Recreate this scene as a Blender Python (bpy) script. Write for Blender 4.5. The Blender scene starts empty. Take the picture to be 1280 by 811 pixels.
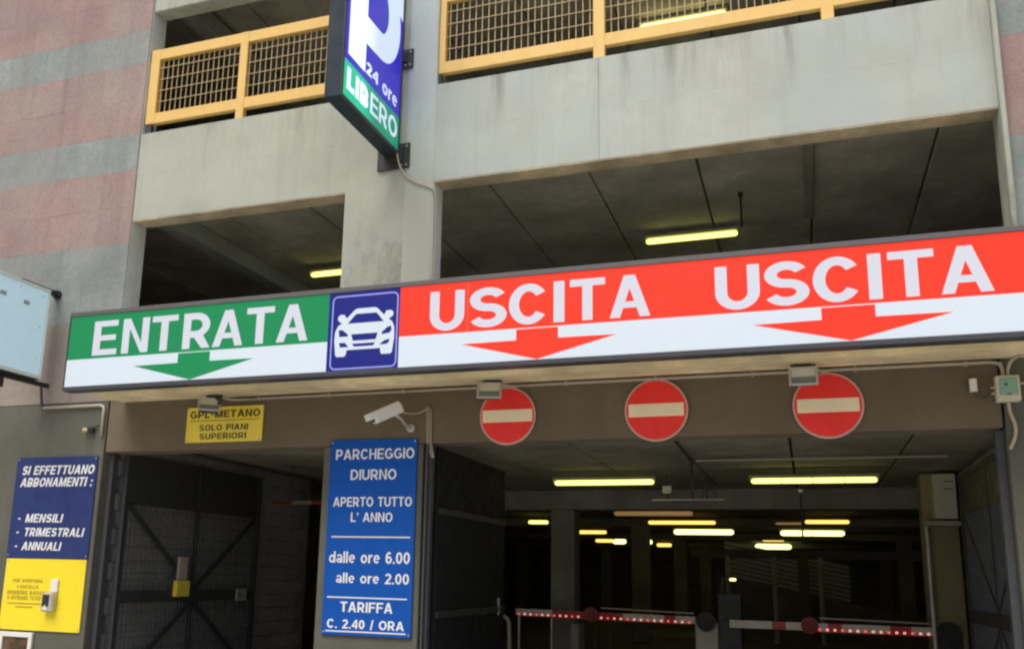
import bpy, bmesh, math, random
from mathutils import Matrix, Vector
random.seed(7)
S = bpy.context.scene
COL = S.collection
R = math.radians

# ---------------------------------------------------------------- camera, sky, sun, exposure
F, PX, PY = 1148.0, 590.4, 480.1
yaw, pit, rol = -.3493, .2034, -.0230
f = Vector((math.sin(yaw) * math.cos(pit), math.cos(yaw) * math.cos(pit), math.sin(pit)))
r = f.cross(Vector((0, 0, 1))).normalized()
d = f.cross(r)
r2 = math.cos(rol) * r + math.sin(rol) * d
d2 = -math.sin(rol) * r + math.cos(rol) * d
cam = bpy.data.cameras.new('camera')
camo = bpy.data.objects.new('camera', cam)
COL.objects.link(camo)
M = Matrix((r2, -d2, -f)).transposed().to_4x4()
M.translation = Vector((0, 0, 1.6))
camo.matrix_world = M
cam.sensor_width = 36
cam.lens = F / 1280 * 36
cam.shift_x = (640 - PX) / 1280
cam.shift_y = (PY - 405.5) / 1280
cam.clip_end = 500
cam.clip_start = .05
S.camera = camo

SUN_EL, SUN_AZ = 62, 195          # azimuth measured from +y (north) clockwise; the sun stands behind the camera
W = bpy.data.worlds.new('World')
S.world = W
W.use_nodes = True
nt = W.node_tree
bg = nt.nodes['Background']
sky = nt.nodes.new('ShaderNodeTexSky')
sky.sky_type = 'NISHITA'
sky.sun_disc = False
sky.sun_elevation = R(SUN_EL)
sky.sun_rotation = R(SUN_AZ)
sky.dust_density = 6
sky.air_density = 1.0
sky.ozone_density = .3
nt.links.new(sky.outputs[0], bg.inputs[0])
bg.inputs[1].default_value = .12
sl = bpy.data.lights.new('sun', 'SUN')
sl.energy = 2.6
sl.angle = R(40)
sl.color = (1, .97, .92)
so = bpy.data.objects.new('sun', sl)
COL.objects.link(so)
sv = Vector((math.sin(R(SUN_AZ)) * math.cos(R(SUN_EL)), math.cos(R(SUN_AZ)) * math.cos(R(SUN_EL)), math.sin(R(SUN_EL))))
so.rotation_euler = sv.to_track_quat('Z', 'Y').to_euler()
so.location = sv * 30
S.view_settings.view_transform = 'Standard'
S.view_settings.look = 'None'
S.view_settings.exposure = 0.08
S.view_settings.gamma = 1
S.cycles.max_bounces = 6
S.cycles.filter_width = 2.3 if hasattr(S.cycles, 'filter_width') else 1.5

# ---------------------------------------------------------------- materials
def lin(c):
    return tuple(((x / 255) / 12.92 if x / 255 <= .04045 else ((x / 255 + .055) / 1.055) ** 2.4) for x in c)

def newmat(name):
    m = bpy.data.materials.new(name)
    m.use_nodes = True
    return m, m.node_tree, m.node_tree.nodes['Principled BSDF']

def noise(nt, scale, detail=6, vec=None, rough=.6):
    n = nt.nodes.new('ShaderNodeTexNoise')
    n.inputs['Scale'].default_value = scale
    n.inputs['Detail'].default_value = detail
    n.inputs['Roughness'].default_value = rough
    if vec: nt.links.new(vec, n.inputs['Vector'])
    return n.outputs['Fac']

def ramp(nt, fac, a, b, lo=0, hi=1):
    n = nt.nodes.new('ShaderNodeMapRange')
    n.inputs['From Min'].default_value = a
    n.inputs['From Max'].default_value = b
    n.inputs['To Min'].default_value = lo
    n.inputs['To Max'].default_value = hi
    nt.links.new(fac, n.inputs['Value'])
    return n.outputs['Result']

def mix(nt, fac, a, b, mode='MIX'):
    n = nt.nodes.new('ShaderNodeMix')
    n.data_type = 'RGBA'
    n.blend_type = mode
    if isinstance(fac, float): n.inputs['Factor'].default_value = fac
    else: nt.links.new(fac, n.inputs['Factor'])
    for s, v in (('A', a), ('B', b)):
        sock = [i for i in n.inputs if i.name == s and i.type == 'RGBA'][0]
        if isinstance(v, tuple): sock.default_value = (*v, 1)
        else: nt.links.new(v, sock)
    return [o for o in n.outputs if o.type == 'RGBA'][0]

def worldpos(nt, sc=(1, 1, 1)):
    g = nt.nodes.new('ShaderNodeNewGeometry')
    m = nt.nodes.new('ShaderNodeMapping')
    m.inputs['Scale'].default_value = sc
    nt.links.new(g.outputs['Position'], m.inputs['Vector'])
    return m.outputs[0]

def rough_mat(name, base, var=.12, streak=.12, stain=(.25, .22, .17), stain_amt=.35, bump=.25, rough=.9, per_object=0, scale=1.0, pits=True, tint=None, runs=None, mould=None, grain=.18):
    m, nt, b = newmat(name)
    p = worldpos(nt)
    big = noise(nt, 1.1 * scale, 5, p)
    mid = noise(nt, 7 * scale, 7, p)
    fine = noise(nt, 60 * scale, 4, p)
    st = noise(nt, 1.0, 6, worldpos(nt, (5 * scale, 5 * scale, .35 * scale)))
    dark = tuple(c * (1 - 1.6 * var) for c in base)
    lite = tuple(min(1, c * (1 + 1.2 * var)) for c in base)
    c = mix(nt, ramp(nt, big, .35, .65), dark, lite)
    c = mix(nt, ramp(nt, mid, .38, .68, 0, .5), c, tuple(x * (1 - 1.2 * var) for x in base))
    if tint:
        t = noise(nt, .8 * scale, 3, worldpos(nt, (1, 1.3, .9)))
        c = mix(nt, ramp(nt, t, .42, .62, 0, .6), c, tint)
    sm = ramp(nt, st, .52, .74, 0, streak * 2)
    c = mix(nt, sm, c, tuple(x * .62 for x in base))
    s2 = ramp(nt, noise(nt, 2.3 * scale, 8, p, .7), .6, .72, 0, stain_amt)
    c = mix(nt, s2, c, tuple(x * y for x, y in zip(base, [k / .35 for k in stain])))
    c = mix(nt, ramp(nt, fine, .3, .8, 0, grain), c, tuple(x * .6 for x in base))
    if grain > .3:
        g3 = noise(nt, 22 * scale, 5, p, .75)
        c = mix(nt, ramp(nt, g3, .5, .75, 0, .55), c, tuple(x * .55 for x in base))
        c = mix(nt, ramp(nt, g3, .45, .25, 0, .35), c, tuple(min(1, x * 1.35) for x in base))
    if pits:
        v = nt.nodes.new('ShaderNodeTexVoronoi')
        v.inputs['Scale'].default_value = 9 * scale
        nt.links.new(p, v.inputs['Vector'])
        c = mix(nt, ramp(nt, v.outputs['Distance'], .09, .03, 0, .35), c, tuple(x * .45 for x in base))
    if runs or mould:
        g2 = nt.nodes.new('ShaderNodeNewGeometry'); sp = nt.nodes.new('ShaderNodeSeparateXYZ'); nt.links.new(g2.outputs['Position'], sp.inputs[0])
        def mul(a, b):
            q = nt.nodes.new('ShaderNodeMath'); q.operation = 'MULTIPLY'; nt.links.new(a, q.inputs[0]); nt.links.new(b, q.inputs[1]); return q.outputs[0]
    if runs:                     # rain runs that start at the coping (z = runs) and fade downwards
        n1 = ramp(nt, noise(nt, 1.0, 7, worldpos(nt, (6, 6, .5)), .65), .50, .68)
        n2 = ramp(nt, noise(nt, 1.0, 3, worldpos(nt, (1.4, 1.4, 0))), .4, .6, .2, 1)
        c = mix(nt, mul(mul(n1, n2), ramp(nt, sp.outputs['Z'], runs - .8, runs, 0, .8)), c, tuple(x * y for x, y in zip(base, (.45, .43, .38))))
        q = nt.nodes.new('ShaderNodeMath'); q.operation = 'MULTIPLY_ADD'; nt.links.new(noise(nt, 1.7, 4, worldpos(nt, (1, 1, 0))), q.inputs[0]); q.inputs[1].default_value = -.12; nt.links.new(sp.outputs['Z'], q.inputs[2])
        q2 = nt.nodes.new('ShaderNodeMath'); q2.operation = 'COMPARE'; nt.links.new(q.outputs[0], q2.inputs[0]); q2.inputs[1].default_value = 6.34; q2.inputs[2].default_value = .006     # pour line
        c = mix(nt, mul(q2.outputs[0], ramp(nt, mid, .45, .62, 0, .22)), c, tuple(x * .5 for x in base))
    if mould:                    # black mould climbing from the wet foot of the pillar
        n1 = ramp(nt, noise(nt, 4.5, 9, worldpos(nt, (1, 1, .55)), .72), .47, .66)
        c = mix(nt, mul(n1, ramp(nt, sp.outputs['Z'], mould + .3, mould - .5, 0, .95)), c, tuple(x * y for x, y in zip(base, (.42, .40, .36))))
    if per_object:
        oi = nt.nodes.new('ShaderNodeObjectInfo')
        c = mix(nt, ramp(nt, oi.outputs['Random'], 0, 1, 0, per_object), c, tuple(x * .5 for x in base))
    nt.links.new(c, b.inputs['Base Color'])
    b.inputs['Roughness'].default_value = rough
    bp = nt.nodes.new('ShaderNodeBump')
    bp.inputs['Strength'].default_value = bump
    bp.inputs['Distance'].default_value = .01
    nt.links.new(mid, bp.inputs['Height'])
    bp2 = nt.nodes.new('ShaderNodeBump')
    bp2.inputs['Strength'].default_value = bump
    bp2.inputs['Distance'].default_value = .003
    nt.links.new(fine, bp2.inputs['Height'])
    nt.links.new(bp.outputs[0], bp2.inputs['Normal'])
    nt.links.new(bp2.outputs[0], b.inputs['Normal'])
    return m

def paint(name, base, rough=.45, metal=0, dirt=.15, emis=None, es=0, spec=.5, scale=6):
    m, nt, b = newmat(name)
    p = worldpos(nt)
    a = noise(nt, scale, 6, p)
    c = mix(nt, ramp(nt, a, .45, .7, 0, dirt * 2), tuple(base), tuple(x * .65 for x in base))
    g = noise(nt, 1.0, 5, worldpos(nt, (9, 9, .8)))
    c = mix(nt, ramp(nt, g, .55, .75, 0, dirt), c, tuple(x * .5 for x in base))
    nt.links.new(c, b.inputs['Base Color'])
    nt.links.new(ramp(nt, a, .3, .7, rough * .85, min(1, rough * 1.25)), b.inputs['Roughness'])
    b.inputs['Metallic'].default_value = metal
    if 'Specular IOR Level' in b.inputs: b.inputs['Specular IOR Level'].default_value = spec
    if emis:
        nt.links.new(mix(nt, ramp(nt, noise(nt, 1.2, 2, p), .3, .7, 0, .16), tuple(emis), tuple(x * .7 for x in emis)), b.inputs['Emission Color'])
        b.inputs['Emission Strength'].default_value = es
    return m

def lamp_mat(name, col, st):
    m, nt, b = newmat(name)
    b.inputs['Base Color'].default_value = (.6, .6, .5, 1)
    b.inputs['Emission Color'].default_value = (*col, 1)
    b.inputs['Emission Strength'].default_value = st
    return m

m_conc = rough_mat('fair_faced_concrete', (.42, .455, .40), var=.08, streak=.15, tint=(.405, .465, .46), stain_amt=.25, runs=6.97)
m_conc_y = rough_mat('warm_concrete', (.39, .415, .35), var=.08, streak=.17, tint=(.41, .445, .39), stain_amt=.3, runs=6.97, mould=5.15)
m_soffit = rough_mat('soffit_concrete', (.56, .48, .34), var=.3, streak=.1, stain_amt=.8, grain=.5, scale=1.6)
m_canopy = rough_mat('canopy_concrete', (.80, .69, .43), var=.22, streak=.1, stain_amt=.5)
m_grey = rough_mat('grey_stone', (.272, .312, .305), var=.18, streak=.25, per_object=.2, stain_amt=.6, tint=(.305, .30, .28), grain=.45, bump=.5)
m_pink = rough_mat('pink_stone', (.345, .245, .228), var=.13, streak=.25, per_object=.2, tint=(.345, .31, .275), grain=.45, bump=.8, stain_amt=.5)
m_mauve = rough_mat('brown_pink_stone', (.30, .262, .225), grain=.45, var=.13, streak=.18, per_object=.1, bump=.5)
m_jamb = rough_mat('skylit_jamb', (.76, .82, .80), var=.06, streak=.1)  # sky light falling on the side faces is put into this pale colour
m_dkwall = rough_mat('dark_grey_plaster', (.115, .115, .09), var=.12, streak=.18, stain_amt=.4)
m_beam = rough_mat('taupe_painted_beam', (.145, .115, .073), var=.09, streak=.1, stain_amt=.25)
m_in = rough_mat('sooty_interior_concrete', (.28, .27, .235), var=.18, streak=.2)
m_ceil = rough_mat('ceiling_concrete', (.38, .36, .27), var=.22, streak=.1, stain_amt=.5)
m_ceilup = rough_mat('upper_ceiling_concrete', (.64, .62, .49), var=.22, streak=.1, stain_amt=.5)  # paler than the lower ceiling, making up for less light on the upper floors
m_block = rough_mat('block_masonry', (.36, .35, .33), var=.15, streak=.1, per_object=.3)
m_floor = rough_mat('garage_floor', (.20, .20, .19), var=.15, streak=.1)
m_road = rough_mat('unseen_bounce_street', (.48, .46, .42), var=.1, streak=.1, pits=False)  # unseen street, made pale to bounce light up under the canopy
m_dark = paint('dark_frame_metal', (.045, .048, .06), .4)
m_frame = paint('grey_frame_metal', (.10, .095, .10), .45)
m_navyside = paint('slate_blue_casing', (.022, .036, .05), .6, spec=.2)
m_yellow = paint('yellow_railing_paint', (.72, .475, .14), .45, dirt=.12)
m_mesh = paint('railing_grid_paint', (.60, .47, .24), .6, dirt=.2)
m_black = paint('black_metal', (.02, .02, .022), .5)
m_steel = paint('weathered_steel', (.055, .06, .068), .5, dirt=.3)
m_gate = paint('gate_steel', (.035, .038, .042), .5, dirt=.3)
m_gmesh = paint('gate_mesh', (.10, .11, .12), .55, dirt=.3)
m_white = paint('white_plastic', (.74, .74, .70), .4, dirt=.1)
m_cream = paint('cream_plastic', (.60, .57, .45), .45)
m_pipe = paint('pale_conduit', (.42, .37, .29), .5)
m_boxwhite = paint('pale_blue_white_acrylic', (.74, .84, .84), .35, dirt=.06)
m_boxlit = paint('pale_blue_white_lit_acrylic', (.56, .74, .82), .45, dirt=.06, emis=(.40, .62, .76), es=.36)
m_glass = paint('lamp_glass', (.16, .20, .18), .15)
m_alu = paint('aluminium', (.50, .50, .47), .4, metal=.5)
m_dcol = rough_mat('ochre_column_paint', (.30, .27, .15), var=.1)
# backlit sign vinyls
def lit(name, rgb, k=.62, base=.45):
    l = lin(rgb)
    return paint(name, tuple(x * base for x in l), .35, dirt=.02, emis=l, es=k, spec=.3)
m_sgreen = lit('backlit_green', (22, 140, 84), .52, .45)
m_swhite = lit('backlit_white', (220, 232, 242), .58, .36)
m_sletter = lit('backlit_white_letter', (222, 226, 238), .55, .34)
m_sred = lit('backlit_red', (255, 58, 36), .78, .30)
m_sblue = lit('backlit_blue', (28, 38, 142), .42, .36)
m_sline = lit('backlit_pale_blue', (150, 155, 225), .62, .5)
m_seam = lit('backlit_seam', (255, 105, 85), .80, .5)
def hot(name, rgb, k0, k1):                       # tubes sit in the outer half of the box: the vinyl glows brighter there
    l = lin(rgb)
    m, nt, b = newmat(name)
    b.inputs['Base Color'].default_value = (*[x * .4 for x in l], 1)
    b.inputs['Roughness'].default_value = .3
    b.inputs['Emission Color'].default_value = (*l, 1)
    g = nt.nodes.new('ShaderNodeNewGeometry')
    s = nt.nodes.new('ShaderNodeSeparateXYZ')
    nt.links.new(g.outputs['Position'], s.inputs[0])
    nt.links.new(ramp(nt, s.outputs['Y'], 7.75, 8.05, k1, k0), b.inputs['Emission Strength'])
    return m
m_pblue = hot('vertical_sign_blue', (52, 46, 190), .75, .95)
m_pgreen = hot('vertical_sign_green', (16, 158, 120), .62, 1.5)
m_pwhite = hot('vertical_sign_white', (215, 230, 252), .75, 1.25)
# painted, not lit
m_nblue = paint('price_board_blue', (.006, .085, .40), .6, dirt=.12, spec=.15)
m_navy = paint('poster_navy', (.025, .042, .155), .6, dirt=.2, spec=.2)
m_pyel = paint('poster_yellow', (.88, .70, .02), .4, dirt=.06)
m_gyel = paint('notice_yellow', (.82, .66, .06), .4, dirt=.12)
m_ltr = paint('white_vinyl', (.76, .78, .78), .4, dirt=.08)
m_ink = paint('olive_black_ink', (.06, .05, .015), .5)
m_inkfaint = paint('faded_brown_ink', (.42, .31, .02), .5)
m_red = paint('road_sign_red', (.85, .045, .035), .5, dirt=.1, spec=.2)
m_bar = paint('road_sign_cream', (.85, .74, .50), .4, dirt=.08)
m_rim = paint('road_sign_rim', (.55, .38, .32), .4, dirt=.1)
m_green = paint('green_lid', (.22, .42, .31), .3)
m_armw = paint('barrier_white', (.74, .70, .62), .4)
m_armr = paint('barrier_red', (.55, .04, .04), .4)
m_print = rough_mat('faded_photo_print', (.16, .10, .05), var=.5, scale=4)
m_cable = paint('green_cable', (.06, .08, .02), .6)
m_tube = lamp_mat('lit_tube_green_white', (1, .97, .22), 2.0)
m_tubew = lamp_mat('lit_tube_warm_white', (1, .95, .33), 2.3)
m_tubeo = lamp_mat('lit_tube_orange', (1, .64, .14), 1.5)
m_tubedim = lamp_mat('weak_tube_orange', (.9, .5, .18), .22)
m_tubetop = lamp_mat('lit_tube_upper', (1, .90, .32), 2.6)
m_led = lamp_mat('red_led', (1, .06, .05), .8)
m_ledp = lamp_mat('pink_led', (1, .36, .33), .85)
m_house = paint('lamp_housing', (.35, .33, .25), .5)

# ---------------------------------------------------------------- mesh helpers
ORG = {}
class MB:
    def __init__(s): s.v = []; s.f = []
    def add(s, vs, fs):
        n = len(s.v); s.v += [tuple(v) for v in vs]; s.f += [tuple(i + n for i in q) for q in fs]; return s
    def box(s, a, b, bev=0, rot=None):
        """axis box from corner a to corner b, optional bevel"""
        bm = bmesh.new()
        bmesh.ops.create_cube(bm, size=1)
        c = [(p + q) / 2 for p, q in zip(a, b)]; h = [abs(q - p) for p, q in zip(a, b)]
        for v in bm.verts: v.co = Vector((v.co.x * h[0], v.co.y * h[1], v.co.z * h[2]))
        if bev: bmesh.ops.bevel(bm, geom=bm.edges[:], offset=min(bev, min(h) * .45), segments=1, affect='EDGES', profile=.5)
        bm.verts.index_update()
        Rm = rot if rot else Matrix.Identity(3)
        s.add([Rm @ v.co + Vector(c) for v in bm.verts], [[v.index for v in fc.verts] for fc in bm.faces])
        bm.free(); return s
    def quad(s, *p): return s.add(p, [tuple(range(len(p)))])
    def prism(s, poly, ax, t0, t1):
        """polygon in the plane normal to axis ax, extruded from t0 to t1"""
        def mk(p, t):
            q = list(p); q.insert(ax, t); return q
        n = len(poly)
        vs = [mk(p, t0) for p in poly] + [mk(p, t1) for p in poly]
        fs = [tuple(range(n)), tuple(range(2 * n - 1, n - 1, -1))] + [(i, (i + 1) % n, n + (i + 1) % n, n + i) for i in range(n)]
        return s.add(vs, fs)
    def tube(s, pts, rad, n=8, caps=True, smooth=0):
        pts = [Vector(p) for p in pts]
        for _ in range(smooth):
            q = [pts[0]]
            for a, b in zip(pts[:-1], pts[1:]): q += [a * .75 + b * .25, a * .25 + b * .75]
            q.append(pts[-1]); pts = q
        vs = []; fs = []
        up = None
        for i, p in enumerate(pts):
            t = (pts[min(i + 1, len(pts) - 1)] - pts[max(i - 1, 0)]).normalized()
            if up is None: up = Vector((0, 0, 1)) if abs(t.z) < .9 else Vector((0, 1, 0))
            a = t.cross(up).normalized(); b = a.cross(t).normalized(); up = b
            rr = rad[i] if isinstance(rad, (list, tuple)) else rad
            for k in range(n):
                th = 2 * math.pi * k / n
                vs.append(p + a * rr * math.cos(th) + b * rr * math.sin(th))
        for i in range(len(pts) - 1):
            for k in range(n):
                fs.append((i * n + k, i * n + (k + 1) % n, (i + 1) * n + (k + 1) % n, (i + 1) * n + k))
        if caps: fs += [tuple(range(n - 1, -1, -1)), tuple(range((len(pts) - 1) * n, len(pts) * n))]
        return s.add(vs, fs)
    def bar(s, a, b, w, t=None):
        """square section bar between two points"""
        a, b = Vector(a), Vector(b); dd = (b - a).normalized()
        up = Vector((1, 0, 0)) if abs(dd.x) < .5 else Vector((0, 1, 0))
        u = dd.cross(up).normalized() * w / 2; v = dd.cross(u).normalized() * (t or w) / 2
        c = [a + u + v, a + u - v, a - u - v, a - u + v, b + u + v, b + u - v, b - u - v, b - u + v]
        return s.add(c, [(0, 1, 2, 3), (7, 6, 5, 4), (0, 4, 5, 1), (1, 5, 6, 2), (2, 6, 7, 3), (3, 7, 4, 0)])
    def build(s, name, mat, parent=None, smooth=False):
        off = Vector(ORG.get(parent.name, (0, 0, 0))) if parent else Vector((0, 0, 0))
        if parent is None:                      # origin at the base centre of the thing
            xs = list(zip(*s.v)); off = Vector(((min(xs[0]) + max(xs[0])) / 2, (min(xs[1]) + max(xs[1])) / 2, min(xs[2])))
        me = bpy.data.meshes.new(name)
        me.from_pydata([tuple(Vector(v) - off) for v in s.v], [], s.f)
        me.update()
        bm = bmesh.new(); bm.from_mesh(me); bmesh.ops.recalc_face_normals(bm, faces=bm.faces) if not getattr(s, 'flat', False) else None
        bm.to_mesh(me); bm.free()
        me.materials.append(mat)
        if smooth:
            for p in me.polygons: p.use_smooth = True
        o = bpy.data.objects.new(name, me)
        COL.objects.link(o)
        if parent: o.parent = parent; ORG[o.name] = tuple(off)
        else: o.location = off; ORG[o.name] = tuple(off)
        return o

def tag(o, label=None, cat=None, group=None, kind=None):
    if label: o['label'] = label
    if cat: o['category'] = cat
    if group: o['group'] = group
    if kind: o['kind'] = kind
    return o

def thing(name, loc, label, cat, group=None):
    o = bpy.data.objects.new(name, None); COL.objects.link(o); o.location = loc; o.empty_display_size = .1
    ORG[o.name] = tuple(loc)
    return tag(o, label, cat, group)

def clone(o, parent, dv):
    """copy a part inside the same thing, shifted by dv"""
    c = o.copy(); COL.objects.link(c); c.parent = parent; c.location = Vector(o.location) + Vector(dv); ORG[c.name] = ORG[o.name]; return c

def copy_tree(o, loc):
    c = o.copy(); COL.objects.link(c); c.location = loc
    for ch in [k for k in S.objects if k.parent == o]:
        e = ch.copy(); COL.objects.link(e); e.parent = c
        for g in [k for k in S.objects if k.parent == ch]:
            h = g.copy(); COL.objects.link(h); h.parent = e
    return c

# ---------------------------------------------------------------- bold sans lettering, drawn as polygons and arc strips
def arc(cx, cy, rx, ry, a0, a1, n=14):
    return [(cx + rx * math.cos(R(a0 + (a1 - a0) * i / n)), cy + ry * math.sin(R(a0 + (a1 - a0) * i / n))) for i in range(n + 1)]

def strip(pts, w, closed=False):
    n = len(pts); L = []; Rr = []
    for i in range(n):
        a = pts[i - 1] if (i > 0 or closed) else pts[i]; b = pts[(i + 1) % n] if (i < n - 1 or closed) else pts[i]
        if closed and i == 0: a = pts[n - 1]
        dx, dy = b[0] - a[0], b[1] - a[1]; l = math.hypot(dx, dy) or 1
        nx, ny = -dy / l * w / 2, dx / l * w / 2
        L.append((pts[i][0] + nx, pts[i][1] + ny)); Rr.append((pts[i][0] - nx, pts[i][1] - ny))
    q = [[L[i], L[i + 1], Rr[i + 1], Rr[i]] for i in range(n - 1)]
    if closed: q.append([L[-1], L[0], Rr[0], Rr[-1]])
    return q

def rc(x0, y0, x1, y1): return [[(x0, y0), (x1, y0), (x1, y1), (x0, y1)]]

def glyph(c, w):
    """returns (advance width, list of layers; a layer is a list of faces)"""
    h = w / 2; vw = w
    if c == ' ': return .34, []
    if c in 'EF':
        W_ = .62; L = [rc(0, 0, vw, 1), rc(vw, 1 - w * .9, W_, 1), rc(vw, .5 - w * .42, W_ * .94, .5 + w * .42)]
        if c == 'E': L.append(rc(vw, 0, W_ * 1.02, w * .9))
        return W_, L
    if c == 'K': return .70, [rc(0, 0, vw, 1), [[(vw, .30), (vw, .55), (.44, 1), (.68, 1)]], [[(.26, .55), (.42, .68), (.70, 0), (.47, 0)]]]
    if c == 'L': return .58, [rc(0, 0, vw, 1), rc(vw, 0, .58, w * .9)]
    if c == 'T': return .66, [rc(0, 1 - w * .9, .66, 1), rc(.33 - h, 0, .33 + h, 1 - w * .9)]
    if c == 'I': return vw, [rc(0, 0, vw, 1)]
    if c == 'H': return .68, [rc(0, 0, vw, 1), rc(.68 - vw, 0, .68, 1), rc(vw, .5 - w * .45, .68 - vw, .5 + w * .45)]
    if c == 'N': return .70, [rc(0, 0, vw, 1), rc(.70 - vw, 0, .70, 1), [[(vw, 1), (vw * .3, 1), (.70 - vw, 0), (.70 - vw * .3, 0)]]]
    if c == 'M':
        W_ = .86; m = W_ / 2
        return W_, [rc(0, 0, vw, 1), rc(W_ - vw, 0, W_, 1), [[(vw * .2, 1), (vw * 1.15, 1), (m + h * .7, 0), (m - h * .7, 0)]], [[(W_ - vw * .2, 1), (W_ - vw * 1.15, 1), (m - h * .7, 0), (m + h * .7, 0)]]]
    if c == 'A':
        W_ = .78; m = W_ / 2; k = 1.04 * w; t = .58 * w
        ya = (m - k) / (m - t)
        yb0, yb1 = .22, .22 + .8 * w
        xl = lambda y: k + (m - t) * y - .01
        return W_, [[[(0, 0), (k, 0), (m, ya), (m, 1), (m - t, 1)]], [[(W_, 0), (W_ - k, 0), (m, ya), (m, 1), (m + t, 1)]],
                    [[(xl(yb0), yb0), (W_ - xl(yb0), yb0), (W_ - xl(yb1), yb1), (xl(yb1), yb1)]]]
    if c == 'C': return .74, [strip(arc(.37, .5, .37 - h, .5 - h * .95, 35, 325, 26), w)]
    if c == 'O': return .78, [strip(arc(.39, .5, .39 - h, .5 - h * .95, 0, 360, 30)[:-1], w, True)]
    if c == 'G': return .77, [strip(arc(.385, .5, .385 - h, .5 - h * .95, 42, 335, 26), w), rc(.77 - w, .12, .77, .5), rc(.42, .5 - .45 * w, .77 - w, .5 + .35 * w)]
    if c == 'U':
        W_ = .70; ry = .30
        return W_, [strip([(h, 1), (h, ry + h)] + arc(W_ / 2, ry + h * .9, W_ / 2 - h, ry, 180, 360, 18)[1:] + [(W_ - h, 1)], w)]
    if c == 'S':
        W_ = .68; ry = (1 - w) / 4; rx = W_ / 2 - h
        up = arc(W_ / 2, 1 - h - ry, rx * .95, ry, 22, 270, 18); lo = arc(W_ / 2, h + ry, rx, ry, 90, -158, 18)
        return W_, [strip(up[:-1] + lo[1:], w)]
    if c in 'PRB':
        W_ = .66; rb = .255 if c != 'B' else .245; x = W_ - h - rb
        yc = 1 - h - rb
        L = [rc(0, 0, vw, 1), strip([(vw, 1 - h), (x, 1 - h)] + arc(x, yc, rb, rb, 90, -90, 14)[1:] + [(vw, yc - rb)], w)]
        if c == 'R': L.append([[(x - .07, yc - rb - h * .2), (x + .16, yc - rb + .02), (W_ + .03, 0), (W_ + .03 - w * 1.12, 0)]])
        if c == 'B':
            r2_ = (yc - rb - h) / 2; x2 = W_ - h + .02 - r2_
            L.append(strip([(x2 - .08, h + 2 * r2_), (x2, h + 2 * r2_)] + arc(x2, h + r2_, r2_, r2_, 90, -90, 14)[1:] + [(vw, h)], w))
        return W_ + (.03 if c != 'P' else 0), L
    if c == 'D': return .72, [rc(0, 0, vw, 1), strip([(vw, 1 - h), (.28, 1 - h)] + arc(.28, .5, .44 - h, .5 - h, 90, -90, 18)[1:] + [(vw, h)], w)]
    if c == '0': return .58, [strip(arc(.29, .5, .29 - h, .5 - h, 0, 360, 26)[:-1], w, True)]
    if c == '2':
        rx = .29 - h; ry = .27 - h * .5
        return .58, [strip(arc(.29, 1 - h - ry, rx, ry, 165, -38, 16) + [(h * 1.6, w * .9)], w * .98), rc(0, 0, .58, w * .9)]
    if c == '4': return .60, [rc(.36, 0, .36 + w, 1), rc(0, .21, .60, .21 + w * .85), [[(0, .21 + w * .85), (w * 1.1, .21 + w * .85), (.36, .78), (.36, 1)]]]
    if c == '6': return .58, [strip(arc(.29, .32, .29 - h, .32 - h, 0, 360, 24)[:-1], w, True), strip(arc(.31, .5, .31 - h, .5 - h, 186, 55, 14), w * .96)]
    if c == 'e': return .58, [strip(arc(.29, .37, .29 - h, .37 - h, 0, 315, 22), w * .92), rc(w * .8, .33, .58 - w * .35, .33 + w * .62)]
    if c == 'o': return .60, [strip(arc(.30, .37, .30 - h, .37 - h, 0, 360, 24)[:-1], w, True)]
    if c == 'd': return .60, [rc(.60 - w, 0, .60, 1), strip(arc(.285, .36, .285 - h, .36 - h, 0, 360, 24)[:-1], w * .92, True)]
    if c == 'a': return .56, [rc(.56 - w, 0, .56, .52), strip(arc(.28, .50, .28 - h, .235 - h * .6, 160, 0, 12), w * .85), strip(arc(.25, .22, .25 - h, .22 - h, 0, 360, 20)[:-1], w * .85, True)]
    if c == 'l': return w, [rc(0, 0, w, 1)]
    if c == 'r': return .38, [rc(0, 0, w, .74), strip(arc(.38, .38, .38 - h, .36 - h, 165, 88, 8), w * .95)]
    if c == '.': return w, [rc(0, 0, w, w)]
    if c == ':': return w, [rc(0, 0, w, w), rc(0, .5, w, .5 + w)]
    if c == "'": return w * .8, [rc(0, .68, w * .8, 1)]
    if c == '-': return .34, [rc(0, .36, .34, .36 + w * .85)]
    if c == '/': return .34, [[[(0, -.06), (w * .8, -.06), (.34, 1.04), (.34 - w * .8, 1.04)]]]
    raise ValueError(c)

def lettering(name, text, parent, mat, x0, x1, z0, z1, depth, w=.2, gap=.10, shear=0, axis='y'):
    """flat vinyl word stretched to x0..x1, baseline z0, cap height z1-z0; axis 'y' faces -y at y=depth, 'x' faces +x at x=depth"""
    cur = 0; items = []
    for c in text:
        adv, L = glyph(c, w)
        items.append((cur, L)); cur += adv + gap
    cur -= gap
    H = z1 - z0; sx = (x1 - x0) / cur
    for off, L in items:
        if not L: continue
        mb = MB(); mb.flat = True
        for k, layer in enumerate(L):
            for fc in layer:
                pts = []
                for (u, v) in fc:
                    X = x0 + (off + u) * sx + shear * v * H; Z = z0 + v * H; e = .0004 * k
                    pts.append((X, depth - e, Z) if axis == 'y' else (depth + e, X, Z))
                # make the front face the viewer
                A, B, C_ = Vector(pts[0]), Vector(pts[1]), Vector(pts[2])
                nrm = (B - A).cross(C_ - A)
                if (axis == 'y' and nrm.y > 0) or (axis == 'x' and nrm.x < 0): pts.reverse()
                mb.add(pts, [tuple(range(len(pts)))])
        mb.build('letter', mat, parent)

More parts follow.
